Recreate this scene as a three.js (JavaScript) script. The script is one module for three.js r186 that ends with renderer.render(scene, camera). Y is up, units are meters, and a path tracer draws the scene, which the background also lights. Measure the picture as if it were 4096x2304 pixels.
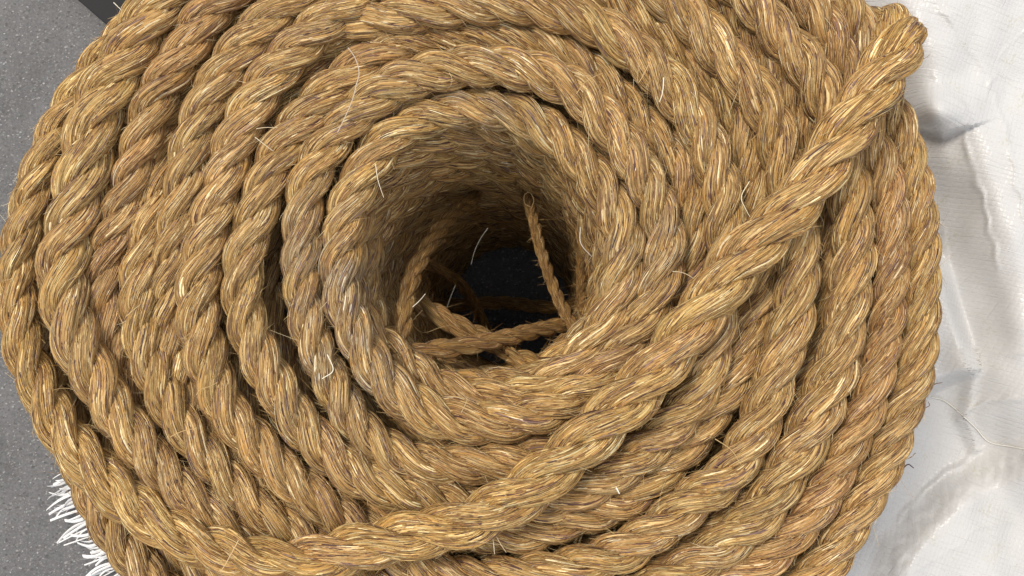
import * as THREE from 'three';
import { ImprovedNoise } from 'three/addons/math/ImprovedNoise.js';

// ---------------------------------------------------------------- camera, sky, sun, exposure
const S = 0.00012;                 // metres per photo pixel on the plane of the top ropes
const DIST = 0.508;                // camera height above that plane
const ROPE = 170;                  // nominal rope thickness in photo pixels
const scene = new THREE.Scene();
const camera = new THREE.PerspectiveCamera(2 * Math.atan(1152 * S / DIST) * 180 / Math.PI, 16 / 9, 0.01, 30);
camera.position.set(0, DIST, 0);
camera.up.set(0, 0, -1);
camera.lookAt(0, 0, 0);
scene.add(camera);

const renderer = new THREE.WebGLRenderer({ antialias: true });
renderer.toneMapping = THREE.LinearToneMapping;
renderer.toneMappingExposure = 1.32;
renderer.shadowMap.enabled = true;

{ // overcast sky, brighter overhead
  const w = 64, h = 32, data = new Float32Array(w * h * 4);
  for (let j = 0; j < h; j++) for (let i = 0; i < w; i++) {
    const el = (j + 0.5) / h * Math.PI - Math.PI / 2;
    const k = el > 0 ? 0.50 + 0.38 * Math.sin(el) : 0.2;
    const o = (j * w + i) * 4;
    data[o] = k * 0.99; data[o + 1] = k * 1.0; data[o + 2] = k * 1.03; data[o + 3] = 1;
  }
  const sky = new THREE.DataTexture(data, w, h, THREE.RGBAFormat, THREE.FloatType);
  sky.mapping = THREE.EquirectangularReflectionMapping; sky.magFilter = THREE.LinearFilter; sky.needsUpdate = true;
  scene.background = sky; scene.environment = sky;
}
const sun = new THREE.DirectionalLight(0xfff4e4, 1.9);
sun.position.set(-0.62, 1.5, -0.55);
sun.castShadow = true; sun.shadow.radius = 26; sun.shadow.mapSize.set(2048, 2048);
Object.assign(sun.shadow.camera, { left: -0.7, right: 0.7, top: 0.7, bottom: -0.7, near: 0.1, far: 5 });
scene.add(sun); scene.add(sun.target);

// ---------------------------------------------------------------- helpers
let seed = 20240;
const rnd = () => { seed = (seed * 1664525 + 1013904223) >>> 0; return seed / 4294967296; };
const rr = (a, b) => a + (b - a) * rnd();
const gauss = () => (rnd() + rnd() + rnd() + rnd() - 2) * 0.9;
const IN = new ImprovedNoise();
const nz = (x, y = 0, z = 0) => IN.noise(x + 37.3, y + 11.7, z + 5.1);
const clamp = (x, a, b) => Math.min(b, Math.max(a, x));
const smooth = (a, b, x) => { const t = clamp((x - a) / (b - a), 0, 1); return t * t * (3 - 2 * t); };
// a point of the plane px, py (photo pixels on the top plane) carried along its own sight line to height h (pixels)
const at = (px, py, h) => { const y = h * S, f = (DIST - y) / DIST; return new THREE.Vector3((px - 2048) * S * f, y, (py - 1152) * S * f); };
const toS = c => { c = clamp(c, 0, 1); return Math.round(255 * (c <= 0.0031308 ? 12.92 * c : 1.055 * Math.pow(c, 1 / 2.4) - 0.055)); };
function dataTex(w, h, fill, srgb) {
  const d = new Uint8Array(w * h * 4); fill(d);
  const t = new THREE.DataTexture(d, w, h, THREE.RGBAFormat);
  t.wrapS = t.wrapT = THREE.RepeatWrapping; t.magFilter = THREE.LinearFilter; t.minFilter = THREE.LinearMipmapLinearFilter; t.generateMipmaps = true;
  if (srgb) t.colorSpace = THREE.SRGBColorSpace;
  t.needsUpdate = true; return t;
}
const used = {};
const numbered = n => { const k = used[n] = (used[n] ?? -1) + 1; return k ? `${n}_${String(k).padStart(3, '0')}` : n; };
function tag(o, label, category, group, kind) {
  if (label) o.userData.label = label;
  if (category) o.userData.category = category;
  if (group) o.userData.group = group;
  if (kind) o.userData.kind = kind;
  return o;
}
function geo(pos, idx, uv, col) {
  const g = new THREE.BufferGeometry();
  g.setAttribute('position', new THREE.BufferAttribute(pos instanceof Float32Array ? pos : new Float32Array(pos), 3));
  if (uv) g.setAttribute('uv', new THREE.BufferAttribute(uv instanceof Float32Array ? uv : new Float32Array(uv), 2));
  if (col) g.setAttribute('color', new THREE.BufferAttribute(col instanceof Float32Array ? col : new Float32Array(col), 3));
  g.setIndex(idx instanceof Uint32Array ? new THREE.BufferAttribute(idx, 1) : idx);
  g.computeVertexNormals();
  return g;
}
function mesh(name, g, m, parent) {
  const o = new THREE.Mesh(g, m); o.name = parent === scene ? numbered(name) : name;
  o.castShadow = o.receiveShadow = true; parent.add(o); return o;
}

// ---------------------------------------------------------------- rope fibre material
const FW = 512, FH = 2048, FLEN = 0.25;        // texture: once round a strand, a quarter metre along it
const fibreH = new Float32Array(FW * FH).fill(0), fibreC = new Uint8Array(FW * FH).fill(0), fibreT = new Float32Array(FW * FH).fill(1);
const PAL = [[0.46, 0.277, 0.101], [0.65, 0.46, 0.205], [0.48, 0.275, 0.085], [0.27, 0.137, 0.05], [0.10, 0.048, 0.038], [0.22, 0.135, 0.11], [0.84, 0.70, 0.42]];
const PW = [0.28, 0.20, 0.19, 0.175, 0.075, 0.045, 0.035];
const pick = () => { let r = rnd(), k = 0; while (k < PW.length - 1 && (r -= PW[k]) > 0) k++; return k; };
for (let n = 0; n < 24000; n++) {
  const u0 = rnd() * FW, v0 = rnd() * FH, len = rr(26, 100) * (rnd() < 0.12 ? 2 : 1), wid = rnd() < 0.22 ? rr(3.5, 6) : rr(1.6, 3.4), slope = 0.02 + gauss() * 0.16, bend = gauss() * 2e-4;
  const c = pick(), top = 0.25 + 0.75 * Math.pow(rnd(), 0.8), tone = 0.72 + 0.56 * rnd();
  for (let t = 0; t < len; t++) {
    const v = (Math.floor(v0 + t) + FH) % FH, uc = u0 + slope * t + bend * t * t, e = Math.min(1, t / 14, (len - t) / 14);
    const w = wid * (0.35 + 0.65 * e), a = Math.floor(uc - w), b = Math.ceil(uc + w);
    for (let x = a; x <= b; x++) {
      const q = (x - uc) / w; if (q * q >= 1) continue;
      const hh = top * (0.7 + 0.3 * e) * (0.55 + 0.45 * Math.sqrt(1 - q * q)), i = v * FW + ((x % FW) + FW) % FW;
      if (hh > fibreH[i]) { fibreH[i] = hh; fibreC[i] = c; fibreT[i] = tone; }
    }
  }
}
const ropeMap = dataTex(FW, FH, d => { for (let i = 0; i < FW * FH; i++) { const p = PAL[fibreC[i]], t = fibreT[i]; d[4 * i] = toS(p[0] * t); d[4 * i + 1] = toS(p[1] * t); d[4 * i + 2] = toS(p[2] * t); d[4 * i + 3] = 255; } }, true);
const ropeBump = dataTex(FW, FH, d => { for (let i = 0; i < FW * FH; i++) { const h = Math.round(255 * fibreH[i]); d[4 * i] = d[4 * i + 1] = d[4 * i + 2] = h; d[4 * i + 3] = 255; } });
const ropeMat = new THREE.MeshPhysicalMaterial({ map: ropeMap, bumpMap: ropeBump, bumpScale: 0.0022, roughness: 0.5, specularIntensity: 0.7, vertexColors: true });
const hairMat = new THREE.MeshStandardMaterial({ roughness: 0.5, vertexColors: true });

// ---------------------------------------------------------------- rope sweep
// pts: [px, py, height in rope thicknesses, thickness in pixels]; returns a dense, evenly spaced centre line
function centreLine(list, wobble = 1) {
  const P = list.map(p => p[4] ? new THREE.Vector3((p[0] - 2048) * S, p[2] * ROPE * S, (p[1] - 1152) * S) : at(p[0], p[1], p[2] * ROPE));
  const D = list.map(p => (p[3] || ROPE) * S);
  const crv = new THREE.CatmullRomCurve3(P, false, 'centripetal'), n = P.length - 1, raw = [], K = 24;
  for (let i = 0; i <= n * K; i++) { const u = i / K, k = Math.min(n - 1, Math.floor(u)), f = u - k; raw.push({ p: crv.getPoint(i / (n * K)), d: D[k] + (D[k + 1] - D[k]) * (f * f * (3 - 2 * f)) }); }
  const out = []; const ds = 0.001; let acc = 0, want = 0; const sd = rnd() * 90;
  for (let i = 1; i < raw.length; i++) {
    const a = raw[i - 1], b = raw[i], L = a.p.distanceTo(b.p);
    while (want <= acc + L) { const f = L ? (want - acc) / L : 0; out.push({ p: a.p.clone().lerp(b.p, f), d: a.d + (b.d - a.d) * f }); want += ds; }
    acc += L;
  }
  out.forEach((o, i) => { // a rope is never a perfect curve
    const s = i * ds; o.p.x += nz(s * 14, sd) * 0.0012 * wobble; o.p.y += nz(s * 15, sd, 7) * 0.0010 * wobble; o.p.z += nz(s * 14, sd, 3) * 0.0012 * wobble;
  });
  // parallel transport frame
  let N = null; const T = new THREE.Vector3();
  for (let i = 0; i < out.length; i++) {
    T.copy(out[Math.min(out.length - 1, i + 2)].p).sub(out[Math.max(0, i - 2)].p).normalize();
    if (!N) N = new THREE.Vector3(0, 1, 0);
    N = N.clone().addScaledVector(T, -N.dot(T)).normalize();
    out[i].t = T.clone(); out[i].n = N; out[i].b = T.clone().cross(N);
  }
  return out;
}
const surfaceSpots = [];           // places on visible strands where loose fibres can start
// grey dirt on the inner turns and paler or redder stretches, as the photograph shows them
function tint(x, z, s, k, extra) {
  const X = x / S + 2048, Z = z / S + 1152;
  let r = 1 + 0.16 * nz(s * 9, k * 7.7) + 0.10 * nz(s * 34, k * 3.1, 2), g = r * (1 + 0.05 * nz(s * 12, k * 5, 9)), b = g * (1 + 0.12 * nz(s * 10, k * 4, 21));
  const patch = (cx, cz, rx, rz) => Math.exp(-(((X - cx) / rx) ** 2 + ((Z - cz) / rz) ** 2));
  let m = 0.6 * patch(1290, 1080, 170, 240) + 0.65 * patch(1370, 1500, 190, 200) + 0.4 * patch(1960, 420, 260, 90) + 0.35 * patch(2600, 1000, 200, 300);
  m = clamp(m, 0, 1) * smooth(-0.35, 0.35, nz(X * 0.012, Z * 0.012, 4)) * (extra.dirt ?? 1);
  const grey = 0.80; r = r * (1 - m) + grey * 0.80 * m; g = g * (1 - m) + grey * 1.02 * m; b = b * (1 - m) + grey * 1.75 * m;
  const t = extra.tint || [1, 1, 1];
  return [r * t[0], g * t[1], b * t[2]];
}
// one stretch of laid rope: a rope_turn group with its three strands
function ropeTurn(line, i0, i1, o, parent, label) {
  const grp = new THREE.Group(); grp.name = 'rope_turn'; parent.add(grp); if (label) grp.userData.label = label;
  const R = o.rad, yarns = o.yarns || 10, stepN = Math.max(1, Math.round(o.step / 0.001)), lay = o.lay || 2.6, sd = o.seed || 0;
  const rings = []; for (let i = i0; i < i1; i += stepN) rings.push(i); rings.push(i1);
  const c = new THREE.Vector3(), er = new THREE.Vector3(), et = new THREE.Vector3(), ta = new THREE.Vector3(), u1 = new THREE.Vector3(), u2 = new THREE.Vector3();
  for (let k = 0; k < 3; k++) {
    const nR = rings.length, W = R + 1, pos = new Float32Array(nR * W * 3), uv = new Float32Array(nR * W * 2), col = new Float32Array(nR * W * 3), idx = new Uint32Array((nR - 1) * R * 6);
    const uo = (k * 0.37 + sd * 0.11) % 1, vo = (k * 0.29 + sd * 0.173) % 1;
    let q = 0;
    for (let a = 0; a < nR; a++) {
      const i = rings[a], L = line[i], s = i * 0.001, d = L.d;
      const ph = L.ph + k * 2.0944 + 0.28 * nz(s * 20, k * 9 + sd);
      const dPh = 2 * Math.PI / (lay * d);
      const bl = o.blunt ? smooth(o.blunt[0], o.blunt[1], i) : 0;
      const Ro = (1 - 0.32 * bl) * d * (0.247 + 0.022 * nz(s * 26, k * 5 + sd, 1)), rs = (1 + 0.24 * bl) * d * (0.264 + 0.034 * nz(s * 22, k * 3 + sd, 8));
      er.copy(L.n).multiplyScalar(Math.cos(ph)).addScaledVector(L.b, Math.sin(ph));
      et.copy(L.b).multiplyScalar(Math.cos(ph)).addScaledVector(L.n, -Math.sin(ph));
      c.copy(L.p).addScaledVector(er, Ro);
      ta.copy(L.t).addScaledVector(et, Ro * dPh).normalize();
      u1.copy(er); u2.copy(ta).cross(u1);
      const tw = L.tw + k;
      const tc = tint(L.p.x, L.p.z, s, k + sd * 3, o);
      for (let j = 0; j <= R; j++) {
        const f = j / R, phi = f * 2 * Math.PI + tw + 0.34 * nz(s * 48, Math.cos(6.2832 * f) * 1.4 + k * 9, Math.sin(6.2832 * f) * 1.4 + sd), yi = Math.floor(f * yarns) % yarns;
        const yy = f * yarns - Math.floor(f * yarns), lobe = Math.sqrt(Math.max(0, Math.sin(Math.PI * yy)));
        const proud = 0.085 * nz(s * 55, yi * 3.3 + k * 17, sd) ;
        const r = rs * (0.91 + 0.16 * lobe * (1 + 0.9 * nz(s * 50, yi * 5.1 + k, sd + 4)) + proud);
        const cx = Math.cos(phi) * r, sx = Math.sin(phi) * r, m3 = (a * W + j) * 3;
        pos[m3] = c.x + u1.x * cx + u2.x * sx; pos[m3 + 1] = c.y + u1.y * cx + u2.y * sx; pos[m3 + 2] = c.z + u1.z * cx + u2.z * sx;
        const m2 = (a * W + j) * 2; uv[m2] = f + uo; uv[m2 + 1] = s / FLEN + vo;
        const yv = 1 + 0.16 * nz(yi * 7.7 + k * 3 + sd, s * 7);
        col[m3] = tc[0] * yv; col[m3 + 1] = tc[1] * yv; col[m3 + 2] = tc[2] * yv;
        if (o.fuzz && j < R && rnd() < o.fuzz) {
          const nx = u1.clone().multiplyScalar(Math.cos(phi)).addScaledVector(u2, Math.sin(phi));
          if (nx.dot(er) > 0.1 && (nx.y > -0.35)) surfaceSpots.push({ p: new THREE.Vector3(pos[m3], pos[m3 + 1], pos[m3 + 2]), n: nx, t: ta.clone(), b: tc, inner: o.inner });
        }
        if (a < nR - 1 && j < R) { const A = a * W + j, B = A + W; idx[q++] = A; idx[q++] = A + 1; idx[q++] = B; idx[q++] = B; idx[q++] = A + 1; idx[q++] = B + 1; }
      }
    }
    const g = geo(pos, idx, uv, col);
    { // close the shading seam where the last column meets the first
      const nn = g.attributes.normal.array;
      for (let a = 0; a < nR; a++) { const A = a * W * 3, B = (a * W + R) * 3; const x = nn[A] + nn[B], y = nn[A + 1] + nn[B + 1], z = nn[A + 2] + nn[B + 2], l = Math.hypot(x, y, z) || 1; nn[A] = nn[B] = x / l; nn[A + 1] = nn[B + 1] = y / l; nn[A + 2] = nn[B + 2] = z / l; }
    }
    mesh('strand', g, ropeMat, grp);
  }
  return grp;
}
function phases(line, lay = 2.8, ph0 = 0, sd = 0) { let ph = ph0, tw = 0; line.forEach((o, i) => { o.ph = ph; o.tw = tw; tw -= 0.001 * 2 * Math.PI / (2.35 * o.d * (1 + 0.15 * nz(i * 0.008, sd, 80))); ph += 0.001 * 2 * Math.PI / (lay * o.d * (1 + 0.08 * nz(i * 0.006, sd, 60))); }); return line; }
function alongTo(line, px, py, from = 0) { // index of the sample nearest to a photo point
  let best = 1e9, bi = 0; for (let i = from; i < line.length; i++) { const p = line[i].p, f = DIST / (DIST - p.y), dx = p.x * f / S + 2048 - px, dy = p.z * f / S + 1152 - py, e = dx * dx + dy * dy; if (e < best) { best = e; bi = i; } } return bi;
}

const FLOOR = -2900 * S;

// ---------------------------------------------------------------- ground
{
  const N = 1024, H = new Float32Array(N * N);
  const wrapN = (x, y, f, z) => nz((x / N) * f, (y / N) * f, z);
  const tex = dataTex(N, N, d => {
    for (let y = 0; y < N; y++) for (let x = 0; x < N; x++) {
      const e = Math.min(1, Math.min(x, N - x, y, N - y) / 60);
      let v = 0.112 + e * (0.03 * wrapN(x, y, 9, 1) + 0.02 * wrapN(x, y, 40, 2)) + 0.028 * wrapN(x, y, 190, 3) + 0.05 * (rnd() - 0.5);
      const i = (y * N + x) * 4; H[y * N + x] = v; d[i] = toS(v * 0.99); d[i + 1] = toS(v * 0.985); d[i + 2] = toS(v * 1.02); d[i + 3] = 255;
    }
    for (let n = 0; n < 42000; n++) { // pale grains and dark pits in the aggregate
      const x0 = rnd() * N, y0 = rnd() * N, pale = rnd() < 0.6, a = rr(0.8, pale ? 2.6 : 3.4), b = a * rr(0.35, 0.9), th = rr(-0.3, 0.9), v = pale ? 0.14 + 0.20 * Math.pow(rnd(), 3) : rr(0.065, 0.125), wq = rr(0.97, 1.05);
      for (let y = -4; y <= 4; y++) for (let x = -4; x <= 4; x++) {
        const p = x * Math.cos(th) + y * Math.sin(th), q = -x * Math.sin(th) + y * Math.cos(th); if ((p / a) ** 2 + (q / b) ** 2 > 1) continue;
        const i = (((Math.floor(y0) + y + N) % N) * N + (Math.floor(x0) + x + N) % N); H[i] = v; d[4 * i] = toS(v * wq); d[4 * i + 1] = toS(v); d[4 * i + 2] = toS(v * 1.0);
      }
    }
  }, true);
  const bump = dataTex(N, N, d => { for (let i = 0; i < N * N; i++) { const v = clamp(H[i] * 620, 0, 255); d[4 * i] = d[4 * i + 1] = d[4 * i + 2] = v; d[4 * i + 3] = 255; } });
  const m = new THREE.MeshStandardMaterial({ map: tex, bumpMap: bump, bumpScale: 0.0009, roughness: 0.7 });
  const g = new THREE.PlaneGeometry(8, 8); g.rotateX(-Math.PI / 2);
  const u = g.attributes.uv; for (let i = 0; i < u.count; i++) u.setXY(i, u.getX(i) * 8 / 0.42, u.getY(i) * 8 / 0.42);
  const o = mesh('ground', g, m, scene); o.position.y = FLOOR - 0.006; o.userData.kind = 'structure';
}

// ---------------------------------------------------------------- the rope coil
const coil = new THREE.Group(); coil.name = 'rope_coil'; scene.add(coil);
tag(coil, 'large coil of golden three-strand natural fibre rope with open centre hole', 'rope coil');
const HI = { rad: 36, yarns: 9, step: 0.002, fuzz: 0.19 };

const spiral = [ // from the outer turn inwards, clockwise as seen from above
  // outer high turn at the west, passing the north out of frame to the east
  [1250, 2330, -.9], [1050, 2215, -.6], [900, 2100, -.15], [777, 2000, 0, 172], [658, 1887, 0, 172], [554, 1762, 0, 174], [457, 1640, 0, 178], [395, 1540, 0, 184], [300, 1350, 0, 195], [252, 1150, 0, 198], [262, 1000, 0, 200], [312, 787, .02, 205], [355, 600, .02, 210], [410, 400, .02, 212], [530, 200, .02, 210], [650, 0, .02, 205],
  [1000, -330, 0], [1500, -560, 0], [1900, -620, 0], [2400, -500, 0], [2760, -260, 0], [2940, -60, 0], [3047, 54, 0, 178], [3139, 163, 0, 182], [3230, 268, 0, 182], [3297, 390, 0, 178], [3350, 550, -.05], [3393, 750, -.02], [3412, 1000, 0, 176], [3400, 1160, 0, 176], [3379, 1293, 0, 178], [3358, 1430, 0, 180], [3317, 1545, 0, 184], [3224, 1762, 0, 184], [3142, 1897, 0, 184], [3033, 2060, 0, 184], [2925, 2150, 0, 180], [2843, 2223, 0, 178], [2700, 2305, 0], [2450, 2400, -.2], [2000, 2480, -.4], [1600, 2410, -.5],
  // next inner: mid height at the west, low at the east
  [1350, 2250, -.5], [1150, 2110, -.35], [1000, 2010, -.25], [870, 1865, -.2, 165], [760, 1735, -.2, 165], [675, 1615, -.2, 165], [630, 1517, -.2, 165], [570, 1330, -.22, 160], [557, 1150, -.25, 158], [580, 1000, -.35, 158], [620, 787, -.5], [665, 543, -.7], [735, 393, -.8], [830, 200, -.8], [990, 0, -.8], [1400, -290, -.8], [1900, -420, -.7], [2400, -330, -.7], [2700, -150, -.7], [2927, 43, -.65], [2998, 136, -.65], [3063, 228, -.68], [3160, 380, -.72], [3204, 490, -.75], [3260, 700, -.85], [3305, 1000, -1.0], [3300, 1200, -1.0], [3260, 1400, -1.0], [3180, 1571, -.95], [3088, 1762, -.85], [3023, 1887, -.8], [2898, 2060, -.75], [2735, 2196, -.75], [2400, 2330, -.8], [1900, 2390, -.9], [1500, 2280, -.95],
  // low at the south west, high at the north west, high at the east
  [1250, 2130, -.85], [1020, 1930, -.75], [850, 1755, -.7], [750, 1590, -.62], [692, 1350, -.5], [682, 1150, -.38], [700, 950, -.15], [730, 787, 0, 165], [784, 543, 0, 165], [845, 393, 0, 168], [960, 200, 0, 170], [1160, 0, 0], [1500, -230, 0], [1900, -330, 0], [2300, -250, 0], [2560, -100, 0], [2726, 27, .02, 176], [2835, 152, .04, 178], [2916, 245, .04, 178], [3009, 353, .04, 178], [3079, 470, .02, 176], [3115, 600, 0, 174], [3165, 800, 0, 172], [3200, 1000, 0, 172], [3189, 1130, 0, 174], [3167, 1293, 0, 176], [3130, 1430, 0, 176], [3090, 1537, 0, 176], [3050, 1653, 0, 178], [2925, 1880, 0, 178], [2762, 2010, 0, 176], [2590, 2135, 0, 172], [2436, 2223, 0], [2150, 2295, -.1], [1850, 2310, -.4], [1600, 2225, -.55], [1440, 2120, -.4],
  // high at the west, out at the north, low at the east
  [1290, 2020, -.12], [1114, 1870, 0, 168], [1000, 1745, 0, 170], [902, 1626, 0, 172], [850, 1517, 0, 174], [803, 1330, 0, 176], [785, 1150, 0, 178], [815, 1000, 0, 176], [876, 787, 0, 172], [955, 543, 0, 176], [1028, 393, 0, 178], [1175, 200, 0, 176], [1390, 10, 0], [1650, -110, -.2], [1900, -140, -.4], [2150, -130, -.5], [2400, -50, -.6], [2580, 95, -.65], [2700, 195, -.65], [2810, 310, -.65], [2920, 435, -.65], [2990, 600, -.65], [3030, 850, -.65], [3050, 1130, -.6], [2990, 1330, -.6], [2933, 1517, -.55], [2843, 1653, -.5], [2735, 1790, -.5], [2626, 1897, -.5], [2490, 2006, -.5], [2290, 2070, -.5], [2110, 2130, -.55], [1900, 2130, -.75], [1650, 2090, -.9], [1400, 2010, -1],
  // buried at the west, high at the north and east
  [1180, 1850, -1], [960, 1560, -1], [885, 1300, -1], [880, 1150, -1], [960, 780, -1], [1130, 430, -.9], [1300, 205, -.7], [1450, 95, -.3], [1600, 55, -.05], [1760, 30, 0], [1900, 22, 0], [2100, 15, 0], [2330, 70, 0, 174], [2480, 165, 0, 176], [2610, 270, 0, 176], [2715, 395, 0, 174], [2800, 520, 0, 172], [2860, 680, 0, 168], [2895, 800, 0, 165], [2900, 1000, 0], [2880, 1200, 0], [2840, 1400, 0], [2790, 1571, 0], [2680, 1707, 0], [2540, 1830, 0], [2409, 1925, -.1], [2200, 2005, -.3], [1950, 2040, -.5],
  // high at the west, low at the north and east
  [1716, 1985, -.15], [1580, 1955, -.02, 168], [1428, 1897, 0, 172], [1276, 1778, 0, 174], [1160, 1640, 0, 172], [1084, 1517, 0, 170], [1000, 1330, 0, 168], [972, 1150, 0, 166], [985, 1000, 0, 165], [1047, 787, 0, 164], [1100, 650, 0, 168], [1180, 530, 0, 172], [1290, 400, -.05, 174], [1420, 285, -.2], [1560, 200, -.4], [1700, 165, -.55], [1900, 150, -.6], [2120, 168, -.65], [2330, 265, -.7], [2480, 400, -.7], [2600, 530, -.7], [2700, 640, -.7], [2757, 760, -.7], [2785, 985, -.7], [2760, 1150, -.7], [2700, 1300, -.7], [2600, 1450, -.65], [2480, 1600, -.6], [2300, 1760, -.5], [2100, 1840, -.3],
  // second turn of the rim
  [1906, 1862, -.2, 165], [1722, 1858, -.18, 165], [1570, 1815, -.15, 165], [1430, 1690, -.1, 160], [1330, 1530, -.1, 155], [1240, 1330, -.05, 155], [1198, 1150, 0, 150], [1205, 950, 0, 155], [1222, 787, 0, 160], [1285, 620, 0, 166], [1385, 490, 0, 170], [1530, 370, 0, 172], [1700, 298, .02, 170], [1900, 265, .05, 168], [2120, 278, .05, 172], [2290, 350, .05, 178], [2400, 455, .02, 176], [2490, 570, 0, 170], [2570, 690, 0, 166], [2630, 830, 0, 164], [2662, 985, 0, 164], [2645, 1110, 0, 164], [2590, 1260, 0, 166], [2500, 1390, 0, 168], [2350, 1540, 0, 170], [2150, 1655, 0, 172],
  // rim of the hole
  [1930, 1695, 0, 176], [1780, 1675, 0, 178], [1650, 1615, 0, 178], [1540, 1520, 0, 174], [1440, 1380, 0, 165], [1360, 1150, -.05, 160], [1370, 950, -.1, 160], [1410, 790, -.12, 165], [1500, 620, -.25, 168], [1650, 490, -.4, 168], [1780, 440, -.45], [1900, 428, -.5], [2070, 455, -.5], [2200, 530, -.45], [2320, 640, -.4], [2420, 770, -.3], [2490, 920, -.22], [2500, 1050, -.2], [2475, 1180, -.2], [2415, 1320, -.2], [2310, 1445, -.25], [2150, 1555, -.35], [1960, 1598, -.55], [1760, 1550, -.8], [1600, 1430, -1.0],
];
// down the wall of the hole
const wallC = [1925, 1015];
const helixFrom = 1.0, TURNS = 15.8;
const helix = [];
for (let k = 0; k < TURNS * 16; k++) {
  const th = Math.PI * 0.83 + k / 16 * 2 * Math.PI;                            // image angle, y down
  const dp = k / (TURNS * 16), r = 572 + 26 * nz(k * 0.31, 4) - 16 * smooth(0, 14, k) - 95 * dp;
  const x = wallC[0] + 120 * dp + Math.cos(th) * r, y = wallC[1] + 10 + 250 * dp + Math.sin(th) * r;   // the coil leans a little
  helix.push([x, y, -1.12 - k / 16 * 0.955, 165, 1]);
}
const line = phases(centreLine(spiral.concat(helix)), 2.6, 0.4, 1);
{
  // cut the one long rope into its turns where it passes the south of the coil
  const cuts = [0]; const marks = [[1600, 2410], [1500, 2280], [1440, 2120], [1400, 2010], [1950, 2040], [2100, 1840], [2150, 1655], [1600, 1430]];
  let from = 0; for (const m of marks) { // search inside the next turn only
    let best = 1e9, bi = from; for (let i = from + 300; i < Math.min(line.length, from + 2600); i++) { const p = line[i].p, f = DIST / (DIST - p.y), e = Math.hypot(p.x * f / S + 2048 - m[0], p.z * f / S + 1152 - m[1]); if (e < best) { best = e; bi = i; } if (best < 8 && e > 60) break; }
    cuts.push(bi); from = bi;
  }
  for (let k = 0; k < cuts.length - 1; k++) ropeTurn(line, cuts[k], cuts[k + 1], { ...HI, seed: 1 }, coil);
  let i = cuts[cuts.length - 1];
  const turnLen = Math.floor((line.length - 1 - i) / 15);
  for (let k = 0; k < 15; k++) { const j = k === 14 ? line.length - 1 : i + turnLen; ropeTurn(line, i, j, { rad: 30, step: 0.0035, fuzz: k < 7 ? 0.30 : 0.04, seed: 1, inner: true }, coil); i = j; }
}
// the outer end: lies low at the west edge, then climbs and crosses the whole coil to the north east
const crossing = [
  [620, 40, -.95], [430, 230, -.85], [290, 430, -.75], [185, 640, -.6, 160], [112, 850, -.4, 150], [82, 1000, -.3, 150], [72, 1150, -.28, 150], [90, 1330, -.22, 158], [140, 1500, -.1, 168], [200, 1630, 0, 174], [262, 1745, .08, 178], [345, 1850, .15, 180], [450, 1955, .22, 182], [570, 2052, .3, 184], [700, 2125, .4, 184], [850, 2190, .5, 184], [1000, 2228, .58, 184], [1150, 2238, .65, 186], [1300, 2222, .7, 188], [1500, 2172, .75, 190], [1690, 2132, .78, 194], [1880, 2085, .82, 198], [2070, 1990, .86, 200], [2233, 1865, .88, 202], [2368, 1745, .88, 203], [2504, 1618, .88, 203], [2640, 1470, .9, 203], [2749, 1320, .9, 203], [2912, 1105, .92, 203], [3060, 940, .92, 203], [3200, 790, .92, 203], [3324, 610, .9, 203], [3433, 452, .85, 203], [3530, 310, .72, 200], [3583, 228, .55, 202], [3602, 172, .2, 204], [3590, 128, -.3, 202], [3535, 112, -.85, 195], [3440, 125, -1.45, 185], [3330, 185, -2.0],
];
const kLine = phases(centreLine(crossing, 0.9), 2.9, 1.3, 2);
const kCut = alongTo(kLine, 570, 2052);
ropeTurn(kLine, 0, kCut, { ...HI, seed: 4, lay: 2.9, tint: [1.05, 1.04, 0.98] }, coil);
ropeTurn(kLine, kCut, kLine.length - 1, { ...HI, seed: 4, lay: 2.9, tint: [1.05, 1.04, 0.98], blunt: [alongTo(kLine, 3530, 310), alongTo(kLine, 3598, 180)] }, coil, 'loose length of rope lying diagonally across the other turns');

const second = [ // second rope from the west edge, low at the west, seen again near the east edge
  [1000, 2090, -1.1], [760, 1860, -1], [575, 1610, -.9], [465, 1400, -.7], [418, 1150, -.48, 160], [440, 1000, -.35, 160], [505, 787, -.2, 160], [553, 600, -.1, 162], [620, 393, -.05, 165], [743, 200, -.05, 168], [870, 0, -.05], [1250, -280, -.1], [1600, -430, -.1], [1900, -480, -.1], [2400, -400, -.15], [2850, -200, -.2], [3100, -80, -.25], [3235, 20, -.3], [3330, 163, -.3, 160], [3378, 280, -.3, 155], [3440, 450, -.35, 155], [3545, 750, -.25, 155], [3570, 1000, -.2, 150], [3562, 1150, -.2, 150], [3545, 1293, -.2, 152], [3496, 1517, -.2, 158], [3460, 1640, -.2, 160], [3387, 1789, -.2, 160], [3305, 1952, -.2, 162], [3205, 2088, -.2, 162], [3088, 2206, -.2], [2952, 2290, -.2], [2700, 2420, -.2], [2300, 2530, -.3],
];
const sLine = phases(centreLine(second), 2.55, 2.1, 3);
ropeTurn(sLine, 0, sLine.length - 1, { ...HI, seed: 7, lay: 2.55, tint: [0.95, 0.90, 0.92] }, coil);
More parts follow.
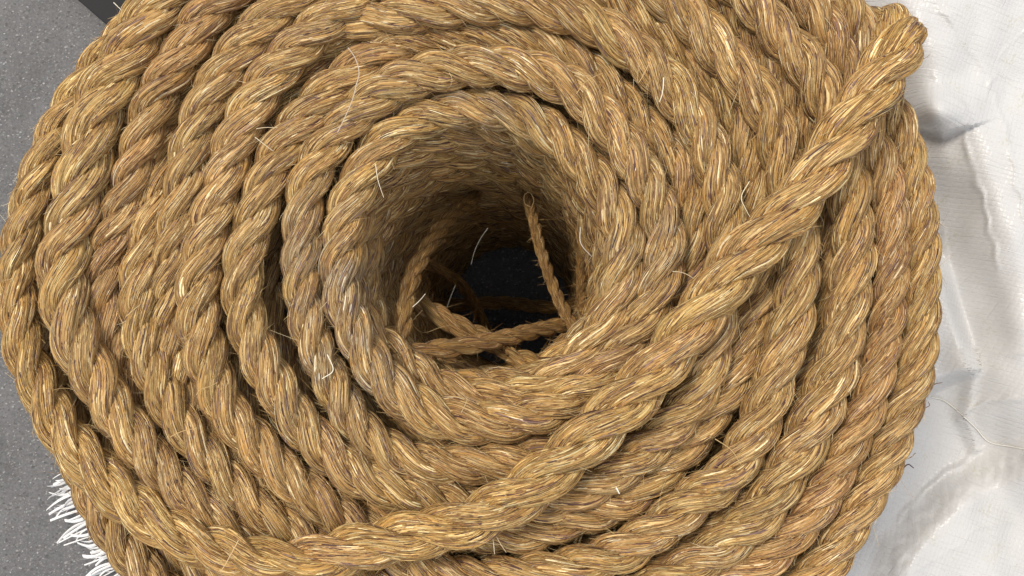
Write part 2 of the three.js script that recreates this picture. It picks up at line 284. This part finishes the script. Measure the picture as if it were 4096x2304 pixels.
const outer = [ // outermost at the east
  [2000, -720, -.2], [2500, -620, -.3], [3000, -300, -.4], [3260, -90, -.45], [3395, 40, -.5, 160], [3440, 160, -.5, 160], [3500, 300, -.55, 160], [3572, 470, -.55, 158], [3628, 625, -.55, 156], [3664, 787, -.5, 156], [3690, 1000, -.45, 156], [3690, 1200, -.42, 156], [3672, 1400, -.42, 158], [3640, 1540, -.42, 160], [3598, 1660, -.42, 160], [3525, 1850, -.42, 162], [3420, 2060, -.42, 162], [3325, 2220, -.45, 162], [3180, 2390, -.5], [2800, 2610, -.6], [2300, 2760, -.7], [1700, 2780, -.8], [1100, 2620, -.95], [700, 2400, -1.0], [535, 2235, -1.05, 165], [430, 2080, -1.1], [330, 1870, -1.15], [255, 1600, -1.2], [235, 1300, -1.25], [250, 1000, -1.25], [305, 760, -1.25],
];
const oLine = phases(centreLine(outer), 2.55, 0.2, 4);
const oCut = alongTo(oLine, 2300, 2760);
ropeTurn(oLine, 0, oCut, { ...HI, seed: 11, lay: 2.55 }, coil);
ropeTurn(oLine, oCut, oLine.length - 1, { ...HI, seed: 11, lay: 2.55 }, coil);

// turns underneath: the layer that closes the gaps, and the side of the coil
for (let k = 0; k < 9; k++) {
  const f = k / 7, R0 = k === 8 ? 1790 : 640 + f * 1060, cx = 1925 - 35 * f, cy = 1015 + 120 * f, pts = [];
  for (let a = 0; a <= 28; a++) { const th = a / 28 * 2 * Math.PI + k; pts.push([cx + Math.cos(th) * (R0 - 4 * a / 28 * 10), cy + Math.sin(th) * R0, -1.72 + 0.06 * nz(a * 0.4, k), 172, 1]); }
  const l = phases(centreLine(pts), 2.8, k, 20 + k);
  ropeTurn(l, 0, l.length - 1, { rad: 20, step: 0.005, seed: 20 + k }, coil);
}
for (let k = 0; k < 15; k++) {
  const pts = [], h = -2.2 - k * 0.955;
  for (let a = 0; a <= 32; a++) { const th = a / 32 * 2 * Math.PI + k * 0.7; const r = 1740 + 22 * nz(a * 0.5, k * 3) + 10 * Math.sin(k); pts.push([1890 + 8 * k + Math.cos(th) * r, 1140 + 16.7 * k + Math.sin(th) * r, h - a / 32 * 0.06, 172, 1]); }
  const l = phases(centreLine(pts), 2.8, k, 40 + k);
  ropeTurn(l, 0, l.length - 1, { rad: 16, step: 0.006, seed: 40 + k }, coil);
}

// ---------------------------------------------------------------- loose fibres
function hairInto(B, path, w0, color, taper = 0.4) { // three-sided tapering fibre along a list of points
  const n = path.length, base = B.pos.length / 3, t = new THREE.Vector3(), a = new THREE.Vector3(), b = new THREE.Vector3(), up = new THREE.Vector3(0.31, 0.8, 0.52).normalize();
  for (let i = 0; i < n; i++) {
    t.copy(path[Math.min(n - 1, i + 1)]).sub(path[Math.max(0, i - 1)]).normalize(); a.copy(t).cross(up).normalize(); b.copy(t).cross(a);
    const w = w0 * (1 - (1 - taper) * i / (n - 1)) * 0.5;
    for (let j = 0; j < 3; j++) { const c = Math.cos(j * 2.0944) * w, s = Math.sin(j * 2.0944) * w; B.pos.push(path[i].x + a.x * c + b.x * s, path[i].y + a.y * c + b.y * s, path[i].z + a.z * c + b.z * s); B.col.push(color[0], color[1], color[2]); }
    if (i < n - 1) for (let j = 0; j < 3; j++) { const p = base + i * 3 + j, q = base + i * 3 + (j + 1) % 3; B.idx.push(p, q, p + 3, p + 3, q, q + 3); }
  }
}
{
  const B = { pos: [], idx: [], col: [] };
  for (const s of surfaceSpots) {
    const inner = s.inner, long = rnd() < 0.025, L = (long ? rr(0.008, 0.018) : rr(0.0018, 0.0065)) , dir = s.t.clone().multiplyScalar(rnd() < 0.75 ? 1 : -1);
    const lift = Math.pow(rnd(), inner ? 1.2 : 1.7) * (inner ? 0.9 : 0.8) + 0.06;
    const side = s.t.clone().cross(s.n).multiplyScalar(gauss() * 0.45);
    const v = dir.add(side).addScaledVector(s.n, lift).normalize(), curl = new THREE.Vector3(gauss(), gauss() - 0.15, gauss()).multiplyScalar(0.35);
    const p = s.p.clone().addScaledVector(s.n, -0.0003), path = [p.clone()], m = long ? 4 : 2;
    for (let i = 0; i < m; i++) { v.addScaledVector(curl, 0.5).addScaledVector(s.n, long ? 0.02 : -0.05).normalize(); p.addScaledVector(v, L / m); path.push(p.clone()); }
    const c = PAL[[0, 1, 1, 2, 6, 3][Math.floor(rnd() * 6)]], k = rr(0.9, 1.15);
    hairInto(B, path, rr(0.00012, 0.00024), [c[0] * k, c[1] * k, c[2] * k]);
  }
  const o = mesh('loose_fibres', geo(B.pos, B.idx, null, B.col), hairMat, coil); o.userData.kind = 'stuff';
}
// single long hairs that stand out in the photograph
const hairs = [
  [[[1392, 190], [1420, 230], [1437, 290], [1425, 340], [1410, 400], [1370, 490], [1350, 530]], .95, 0.0006, [0.55, 0.46, 0.36]],
  [[[1310, 1418], [1332, 1482], [1288, 1515]], .75, 0.0007, [0.85, 0.8, 0.62]],
  [[[1025, 515], [1060, 510], [1110, 511]], .75, 0.0005, [0.72, 0.6, 0.4]], [[[1020, 548], [1050, 572], [1092, 604]], .75, 0.0006, [0.74, 0.64, 0.45]],
  [[[1502, 655], [1512, 720], [1535, 790]], .55, 0.0005, [0.74, 0.65, 0.5]], [[[2305, 375], [2340, 330], [2380, 305], [2412, 292]], .75, 0.0005, [0.62, 0.42, 0.18]],
  [[[2655, 310], [2650, 370], [2638, 408]], .8, 0.0006, [0.85, 0.78, 0.6]], [[[2998, 725], [2965, 790], [2985, 840], [3000, 868]], .95, 0.0005, [0.8, 0.72, 0.5]],
  [[[2690, 1085], [2735, 1092], [2785, 1120]], .9, 0.0005, [0.75, 0.65, 0.42]], [[[2860, 1755], [2925, 1800], [2965, 1860]], .8, 0.0005, [0.65, 0.45, 0.2]],
  [[[455, 10], [470, 25], [488, 42]], .4, 0.0006, [0.85, 0.8, 0.66]], [[[2465, 1950], [2478, 1975]], .7, 0.0012, [0.85, 0.82, 0.7]],
  [[[955, 2160], [900, 2260], [880, 2290]], 1.35, 0.0006, [0.6, 0.42, 0.2]], [[[680, 1748], [730, 1725], [790, 1712]], .65, 0.0006, [0.6, 0.4, 0.17]], [[[505, 1265], [540, 1235], [562, 1218]], .5, 0.0005, [0.7, 0.55, 0.3]],
  [[[1970, 2140], [1975, 2180], [1978, 2215]], .75, 0.0005, [0.78, 0.68, 0.5]], [[[1985, 2145], [2005, 2180], [2025, 2210]], .75, 0.0005, [0.7, 0.55, 0.33]],
  [[[785, 1580], [800, 1560], [840, 1545], [870, 1530]], .6, 0.0005, [0.6, 0.42, 0.2]], [[[1845, 1650], [1860, 1620], [1868, 1600]], .6, 0.0005, [0.6, 0.45, 0.25]], [[[2995, 1185], [3010, 1260], [3030, 1330], [3025, 1420]], .35, 0.0004, [0.4, 0.25, 0.08]],
  [[[2600, 250], [2552, 330], [2560, 210]], .75, 0.0004, [0.62, 0.42, 0.2]], [[[3615, 180], [3650, 178], [3668, 168]], .5, 0.0005, [0.18, 0.09, 0.05]], [[[3680, 240], [3705, 230], [3722, 216]], .4, 0.0003, [0.25, 0.16, 0.1]],
  [[[3725, 1545], [3745, 1535], [3770, 1530]], -.3, 0.0006, [0.16, 0.08, 0.06]], [[[3690, 1635], [3718, 1622], [3712, 1606]], -.3, 0.0005, [0.14, 0.07, 0.06]], [[[3620, 1838], [3645, 1828], [3663, 1812]], -.3, 0.0007, [0.10, 0.05, 0.05]], [[[3615, 1870], [3635, 1858], [3655, 1872]], -.3, 0.0009, [0.06, 0.03, 0.04]],
  [[[1952, 912], [1925, 950], [1900, 1000], [1884, 1058]], -5, 0.0006, [0.42, 0.40, 0.35]], [[[2322, 908], [2323, 972], [2375, 1035], [2432, 1105]], -2.6, 0.0007, [0.75, 0.7, 0.6]], [[[1786, 1235], [1800, 1195], [1822, 1140]], -4, 0.0005, [0.42, 0.40, 0.35]],
  [[[1650, 1228], [1676, 1205], [1702, 1175]], -1.6, 0.0007, [0.85, 0.8, 0.66]], [[[1690, 1240], [1650, 1290], [1690, 1330], [1760, 1310], [1800, 1300]], -2.6, 0.0005, [0.55, 0.38, 0.17]],
];
for (const [pp, h, w, c] of hairs) {
  const cr = new THREE.CatmullRomCurve3(pp.map(([x, y]) => at(x, y, h * ROPE)), false, 'centripetal'); const B = { pos: [], idx: [], col: [] };
  hairInto(B, cr.getPoints(14), w, c, 0.6); mesh('stray_fibre', geo(B.pos, B.idx, null, B.col), hairMat, coil);
}

// ---------------------------------------------------------------- twine lashings in the hole
function twine(label, pts, thick, lay = 4.2, tintc = [0.95, 0.88, 0.78]) {
  const t = new THREE.Group(); t.name = numbered('twine_lashing'); scene.add(t); tag(t, label, 'twine', 'twine ties in the hole of the coil');
  const l = phases(centreLine(pts.map(p => [p[0], p[1], p[2], thick * (p[3] || 1)]), 0.7), lay, rnd() * 6, 70 + rnd() * 9);
  const g = ropeTurn(l, 0, l.length - 1, { rad: 16, step: 0.002, yarns: 4, lay, fuzz: 0, seed: 70 + Math.floor(rnd() * 20), dirt: 0, tint: tintc }, t);
  g.children.slice().forEach(c => { t.add(c); }); t.remove(g);
  const B = { pos: [], idx: [], col: [] };
  for (let i = 0; i < l.length; i += 1) if (rnd() < 0.55) {
    const L = l[i], a = rnd() * 6.283, n = L.n.clone().multiplyScalar(Math.cos(a)).addScaledVector(L.b, Math.sin(a)), p = L.p.clone().addScaledVector(n, L.d * 0.46), v = L.t.clone().multiplyScalar(gauss()).addScaledVector(n, rr(0.3, 1.1)).normalize(), path = [p.clone()], len = rnd() < 0.12 ? rr(0.008, 0.018) : rr(0.002, 0.006), curl = new THREE.Vector3(gauss(), gauss(), gauss()).multiplyScalar(0.5);
    for (let q = 0; q < 4; q++) { v.addScaledVector(curl, 0.5).normalize(); p.addScaledVector(v, len / 4); path.push(p.clone()); }
    const c = PAL[[0, 2, 3, 1][Math.floor(rnd() * 4)]]; hairInto(B, path, 0.00018, c);
  }
  const f = mesh('loose_fibres', geo(B.pos, B.idx, null, B.col), hairMat, t); f.userData.kind = 'stuff';
  return t;
}
twine('fuzzy brown twine slanting down the hole wall opposite the looped twine', [[1590, 1400, -1.5], [1612, 1290, -1.7, 1.1], [1625, 1180, -2.1, 1.15], [1670, 1050, -2.8, 1.15], [1750, 920, -3.8, 1.1], [1830, 840, -4.9], [1885, 800, -6.0], [1900, 772, -7.0]], 72);
twine('brown twine stretched level across the open hole', [[1560, 1400, -1.2], [1640, 1412, -1.3, 1.1], [1760, 1400, -1.45, 1.15], [1900, 1378, -1.7, 1.1], [2050, 1345, -2.1, 1.05], [2180, 1315, -2.7], [2270, 1300, -3.2]], 74, 3.8);
twine('thin taut twine with a curled wisp at its upper end', [[2098, 745, -7.4], [2106, 775, -6.0], [2115, 810, -4.9], [2135, 880, -4.2], [2165, 1000, -3.6], [2215, 1150, -2.9], [2285, 1290, -2.1], [2350, 1385, -1.5], [2385, 1430, -1.2]], 56);
twine('frayed twine slanting behind the level twine', [[1640, 1190, -3.6], [1720, 1240, -3.3], [1830, 1305, -3.0], [1950, 1360, -2.7], [2060, 1420, -2.3]], 92, 3.6, [0.95, 0.88, 0.78]);
twine('short twine emerging from under the rim turns below the level twine', [[2040, 1420, -2.2], [2120, 1455, -1.9, 1.2], [2210, 1480, -1.6, 1.3], [2300, 1500, -1.2]], 80, 3.4);
twine('slack twine end drooping deep inside the hole', [[1590, 1010, -7], [1720, 1060, -8], [1830, 1130, -9.4], [1900, 1220, -11], [1950, 1330, -12]], 70, 4);
twine('thick twine crossing low near the bottom of the hole', [[1690, 1215, -11.5], [1850, 1222, -12.2], [2010, 1212, -12.6], [2180, 1228, -12.4], [2380, 1205, -11.2]], 84, 4);
twine('reddish twine lying low against the near hole wall', [[1780, 1450, -3.4], [1880, 1490, -3.0], [2000, 1515, -2.7], [2120, 1530, -2.4]], 80, 4, [0.95, 0.88, 0.78]);
twine('dark twine hanging straight down beside the thin taut twine', [[2345, 1320, -2.2], [2330, 1200, -3.6], [2325, 1080, -5.0], [2322, 1000, -6.2]], 56, 4, [0.95, 0.88, 0.78]);
{
  const knot = new THREE.CatmullRomCurve3([[2128, 830], [2100, 815], [2098, 780], [2118, 770], [2135, 800], [2125, 835]].map(([x, y], i) => at(x, y, (-4.4 + i * 0.03) * ROPE)));
  const B = { pos: [], idx: [], col: [] }; hairInto(B, knot.getPoints(30), 0.0006, [0.5, 0.33, 0.14], 0.7);
  mesh('curled_wisp', geo(B.pos, B.idx, null, B.col), hairMat, scene.children.find(o => o.name === 'twine_lashing_002'));
}

// ---------------------------------------------------------------- woven plastic sheet
{
  const N = 1024, H = new Float32Array(N * N), TAPE = 32; // 32 tapes each way
  const wt = []; for (let i = 0; i < 32; i++) wt.push([rnd(), rnd()]);
  for (let y = 0; y < N; y++) for (let x = 0; x < N; x++) {
    const i = Math.floor(x / TAPE), j = Math.floor(y / TAPE), fx = x / TAPE - i, fy = y / TAPE - j, over = (i + j) % 2;
    const edge = f => Math.pow(Math.sin(Math.PI * f), 0.25);
    H[y * N + x] = over ? 0.45 + 0.35 * Math.sin(Math.PI * fy) * edge(fx) + 0.1 * wt[i][0] : 0.45 + 0.35 * Math.sin(Math.PI * fx) * edge(fy) + 0.1 * wt[j][1];
  }
  for (let n = 0; n < 620; n++) { // fine splits and creases along the tapes
    const hor = rnd() < 0.82, x0 = rnd() * N, y0 = rnd() * N, L = rr(40, 380) * (rnd() < 0.6 ? 0.5 : 1), dv = rr(-0.35, 0.45), sl = rr(-0.06, 0.06), w = rr(1.5, 4);
    for (let t = 0; t < L; t++) for (let q = -4; q <= 4; q++) { const e = 1 - Math.abs(q) / w; if (e <= 0) continue; const x = Math.floor(hor ? x0 + t : x0 + sl * t + q + N) % N, y = Math.floor(hor ? y0 + sl * t + q + N : y0 + t) % N; H[y * N + x] += dv * e * Math.sin(Math.PI * t / L); }
  }
  const bump = dataTex(N, N, d => { for (let i = 0; i < N * N; i++) { const v = clamp(H[i] * 255, 0, 255); d[4 * i] = d[4 * i + 1] = d[4 * i + 2] = v; d[4 * i + 3] = 255; } });
  const spots = dataTex(N, N, d => {
    for (let y = 0; y < N; y++) for (let x = 0; x < N; x++) { const e = Math.min(1, Math.min(x, N - x, y, N - y) / 80), v = 0.57 + 0.02 * (rnd() - 0.5), st = e * smooth(0.15, 0.6, nz(x / N * 7, y / N * 7, 77)) * smooth(-0.1, 0.5, nz(x / N * 60, y / N * 60, 7)); const i = (y * N + x) * 4; d[i] = toS(v * (1 - 0.10 * st)); d[i + 1] = toS(v * (1 - 0.11 * st)); d[i + 2] = toS(v * (1 - 0.22 * st)); d[i + 3] = 255; }
    for (let n = 0; n < 26; n++) { const x0 = rnd() * N, y0 = rnd() * N, L = rr(4, 16), th = rnd() * 6; for (let t = 0; t < L; t++) { const i = ((Math.floor(y0 + Math.sin(th) * t) + N) % N * N + (Math.floor(x0 + Math.cos(th) * t) + N) % N) * 4; d[i] = 150; d[i + 1] = 140; d[i + 2] = 125; } }
  }, true);
  const mat = new THREE.MeshPhysicalMaterial({ map: spots, bumpMap: bump, bumpScale: 0.0004, roughness: 0.3, specularIntensity: 0.7, side: THREE.DoubleSide });
  // height above the ground (metres) as a function of the place in the picture plane
  const seg = (x, y, a, b) => { const dx = b[0] - a[0], dy = b[1] - a[1], t = clamp(((x - a[0]) * dx + (y - a[1]) * dy) / (dx * dx + dy * dy), 0, 1); return { d: Math.hypot(x - a[0] - dx * t, y - a[1] - dy * t), s: dx * (y - a[1]) - dy * (x - a[0]), t }; };
  const poly = (x, y, P) => { let best = { d: 1e9 }; for (let i = 0; i < P.length - 1; i++) { const q = seg(x, y, P[i], P[i + 1]); if (q.d < best.d) best = { ...q, k: i }; } return best.s > 0 ? -best.d : best.d; }; // + on the right going down the list
  const ridge = [[3380, -300], [3560, 60], [3760, 330], [3830, 480], [3880, 680], [3950, 900], [4010, 1100], [4060, 1350], [4060, 1600], [4180, 1800]];
  const lower = [[4300, 1800], [4000, 1860], [3820, 1960], [3690, 2060], [3600, 2200], [3520, 2400], [3380, 2700]];
  const FL = FLOOR + 0.0015;
  const creases = [
    [[[3700, -60], [3830, 120], [3960, 320], [4045, 600], [4095, 860], [4200, 1200]], 22, 0.0035], [[[3740, 300], [3850, 430], [3885, 640], [3940, 860], [3990, 1080]], 30, 0.004],
    [[[3900, 1480], [3872, 1620], [3850, 1665], [3905, 1800]], 26, 0.003], [[[3900, 1480], [4000, 1420], [4200, 1390]], 24, 0.003], [[[3850, 1665], [3960, 1600], [4100, 1590], [4300, 1520]], 26, 0.0035],
    [[[3905, 1800], [3800, 1890], [3690, 1960], [3600, 2080]], 30, 0.004], [[[3905, 1800], [4050, 1760], [4300, 1700]], 22, 0.003], [[[4120, 100], [4020, 200], [3940, 400]], 18, 0.002], [[[3680, 700], [3760, 900], [3790, 1040]], 24, 0.0025],
    [[[3760, 2230], [3900, 2120], [4110, 2060]], 20, 0.0018], [[[3640, 2300], [3760, 2230], [3870, 2330]], 18, 0.0018],
  ];
  function hgt(x, y) { // x, y in picture-plane pixels
    const rp = Math.hypot(x - 1890, y - 1140), east = smooth(2300, 3000, x), r = poly(x, y, ridge), l = poly(x, y, lower);
    let h = 0.15 * smooth(1380, 1790, rp) * east;                         // bunched up beside the coil
    const out = smooth(1500, 1900, rp) * east;
    h += 0.050 * smooth(-300, 110, r) * out;
    const wx = x + 26 * nz(x * 0.012, y * 0.012, 61), wy = y + 26 * nz(x * 0.012, y * 0.012, 71), fold = (P, w, a) => a * Math.max(0, 1 - Math.abs(poly(wx, wy, P)) / w);      // sharp creases
    if (x > 3300) for (const [P, w, a] of creases) h += fold(P, w * 0.55, a * 0.42) * out * (0.6 + 0.8 * nz(x * 0.011, y * 0.011, 51));
        h += 0.022 * smooth(-110, 90, l) * out;
    h += out * (0.010 * nz(x * 0.0035, y * 0.0026, 1) + 0.0026 * nz(x * 0.009, y * 0.006, 2));
    const k = poly(x, y, [[3600, 480], [3690, 520], [3770, 545], [3870, 512]]);
    h += 0.030 * smooth(-10, 14, k) * Math.exp(-(((x - 3740) / 120) ** 2) - ((y - 450) / 100) ** 2);
    const f1 = poly(x, y, [[3755, 1000], [3800, 1200], [3890, 1474], [3990, 1800], [4050, 2000]]), f2 = poly(x, y, [[4400, 1350], [3900, 1478], [3800, 1505], [3640, 1580], [3300, 1720]]);
    h += 0.018 * smooth(46, -30, f1) * smooth(44, -24, f2) * smooth(900, 1250, y);
    h += 0.004 * Math.exp(-((poly(x, y, [[3890, 1480], [3868, 1620], [3850, 1660], [3900, 1790]]) / 22) ** 2));
    h += 0.0016 * Math.exp(-(((l - 10) / 60) ** 2)) * (nz(x * 0.022, y * 0.02, 9) + 0.4 * nz(x * 0.045, y * 0.04, 11)) * out;
    h += 0.03 * Math.exp(-(((x - 2050) / 420) ** 2) - ((y - 1200) / 380) ** 2) * Math.abs(nz(x * 0.007, y * 0.006, 31)) * 1.6;   // crumpled inside the hole
    return h;
  }
  // left edge of the sheet, seen frayed at the south west, runs on under the coil
  const edge = [[300, 1840], [340, 1960], [410, 2120], [480, 2304], [560, 2600]];
  const edgeX = y => { for (let i = 0; i < edge.length - 1; i++) if (y <= edge[i + 1][1]) return edge[i][0] + (edge[i + 1][0] - edge[i][0]) * (y - edge[i][1]) / (edge[i + 1][1] - edge[i][1]); return edge[4][0] + (y - 2600) * 0.3; };
  const nx = 420, ny = 420, pos = [], uv = [], idx = [];
  const P = (x, y) => { const h = (FL + hgt(x, y)) / S; return at(x, y, h); };
  for (let j = 0; j <= ny; j++) for (let i = 0; i <= nx; i++) {
    const y = -500 + 3400 * j / ny;
    let x0 = y > 1840 ? edgeX(y) + 60 : Math.min(360 + (1840 - y) * 4.9, 2560 + (1391 - y) * 0.15); const x1 = 5000; const t = i / nx;
    const x = x0 + (x1 - x0) * (0.42 * t + 0.58 * (1 - Math.pow(1 - t, 1.9)));
    const p = P(x, y); pos.push(p.x, p.y, p.z); uv.push((p.x * 0.94 + p.z * 0.33) / 0.09, (-p.x * 0.33 + p.z * 0.94) / 0.09);
    if (i < nx && j < ny) { const a = j * (nx + 1) + i, b = a + nx + 1; idx.push(a, b, a + 1, b, b + 1, a + 1); }
  }
  const sheet = new THREE.Group(); sheet.name = 'woven_sheet'; scene.add(sheet);
  tag(sheet, 'white woven plastic sheet, creased and frayed, spread under the rope coil', 'sheet');
  mesh('cloth', geo(pos, idx, uv), mat, sheet);
  { // pale thread lying on the sheet
    const cr = new THREE.CatmullRomCurve3(new THREE.CatmullRomCurve3([[3720, 1588], [3770, 1600], [3840, 1655], [3900, 1712], [3950, 1765], [4040, 1785], [4110, 1798]].map(([x, y]) => new THREE.Vector3(x, y, 0)), false, 'centripetal').getPoints(40).map(q => { const p = P(q.x, q.y); p.y += 0.0016; return p; })), B = { pos: [], idx: [], col: [] };
    hairInto(B, cr.getPoints(60), 0.0011, [0.78, 0.76, 0.7], 0.8);
    tag(mesh('loose_thread', geo(B.pos, B.idx, null, B.col), hairMat, scene), 'pale loose thread lying across the creased white sheet', 'thread');
  }
  // frayed tapes along the cut edge
  const tapes = [];                       // tip, root, width in pixels
  for (let n = 0; n < 74; n++) {
    const t = n / 73 + gauss() * 0.008, root = [262 + 250 * t + 40 * t * t, 1890 + 520 * t], a = 0.42 + 0.20 * gauss() + 0.15 * t, L = rr(40, 125) * (rnd() < 0.3 ? 0.6 : 1) * (0.65 + 0.5 * smooth(0, 0.3, t));
    tapes.push([[root[0] - Math.cos(a) * L, root[1] + Math.sin(a) * L], root, rnd() < 0.45 ? rr(10, 17) : rr(3, 9)]);
  }
  const tapeMat = new THREE.MeshPhysicalMaterial({ color: new THREE.Color().setRGB(0.76, 0.76, 0.76), roughness: 0.4, side: THREE.DoubleSide });
  for (const [tip, root, w] of tapes) {
    const pp = [], ii = [], m = 8, A = at(root[0] + 45, root[1] - 12, FL / S), Bp = at(tip[0], tip[1], FL / S), d = Bp.clone().sub(A), n = new THREE.Vector3(-d.z, 0, d.x).normalize(), bow = gauss() * 0.006, rise = rr(0.002, 0.014), roll = gauss() * 1.1, ww = w * S * 1.68 * 0.5;
    for (let q = 0; q <= m; q++) {
      const t = q / m, c = A.clone().addScaledVector(d, t).addScaledVector(n, bow * Math.sin(Math.PI * t)); c.y = FL + 0.002 + rise * Math.sin(Math.PI * 0.5 * t) * (1 - 0.4 * t);
      const a = roll * t, wv = n.clone().multiplyScalar(Math.cos(a) * ww * (1 - 0.15 * t)).add(new THREE.Vector3(0, Math.sin(a) * ww, 0));
      for (const k of [-1, -0.35, 0.35, 1]) { const p2 = c.clone().addScaledVector(wv, k); p2.y += 0.0004 * (1 - k * k); pp.push(p2.x, p2.y, p2.z); }
      if (q < m) for (let k = 0; k < 3; k++) { const a0 = q * 4 + k; ii.push(a0, a0 + 1, a0 + 4, a0 + 4, a0 + 1, a0 + 5); }
    }
    mesh('frayed_tape', geo(pp, ii), tapeMat, sheet);
  }
}

// ---------------------------------------------------------------- matt black board on the ground outside the coil, in the photograph's upper left corner
{
  const g = new THREE.Group(); g.name = numbered('black_board'); scene.add(g); tag(g, 'flat black board lying on the grey ground beyond the rope coil', 'board');
  const p = at(431, 93, FLOOR / S), dir = new THREE.Vector2(0.757, 0.653), n = new THREE.Vector2(0.653, -0.757);
  const sh = new THREE.Shape(); const L0 = -0.32, L1 = 0.02, Wd = 0.15; sh.moveTo(L0, 0); sh.lineTo(L1, 0); sh.lineTo(L1, Wd); sh.lineTo(L0, Wd);
  const ex = new THREE.ExtrudeGeometry(sh, { depth: 0.010, bevelEnabled: true, bevelSize: 0.0012, bevelThickness: 0.0012, bevelSegments: 2 });
  const M = new THREE.Matrix4().makeBasis(new THREE.Vector3(dir.x, 0, dir.y), new THREE.Vector3(n.x, 0, n.y), new THREE.Vector3(0, 1, 0)); ex.applyMatrix4(M);
  mesh('board_slab', ex, new THREE.MeshStandardMaterial({ color: 0x1b1b1d, roughness: 0.8 }), g);
  g.position.set(p.x, FLOOR - 0.006 + 0.0012, p.z);
}

renderer.render(scene, camera);
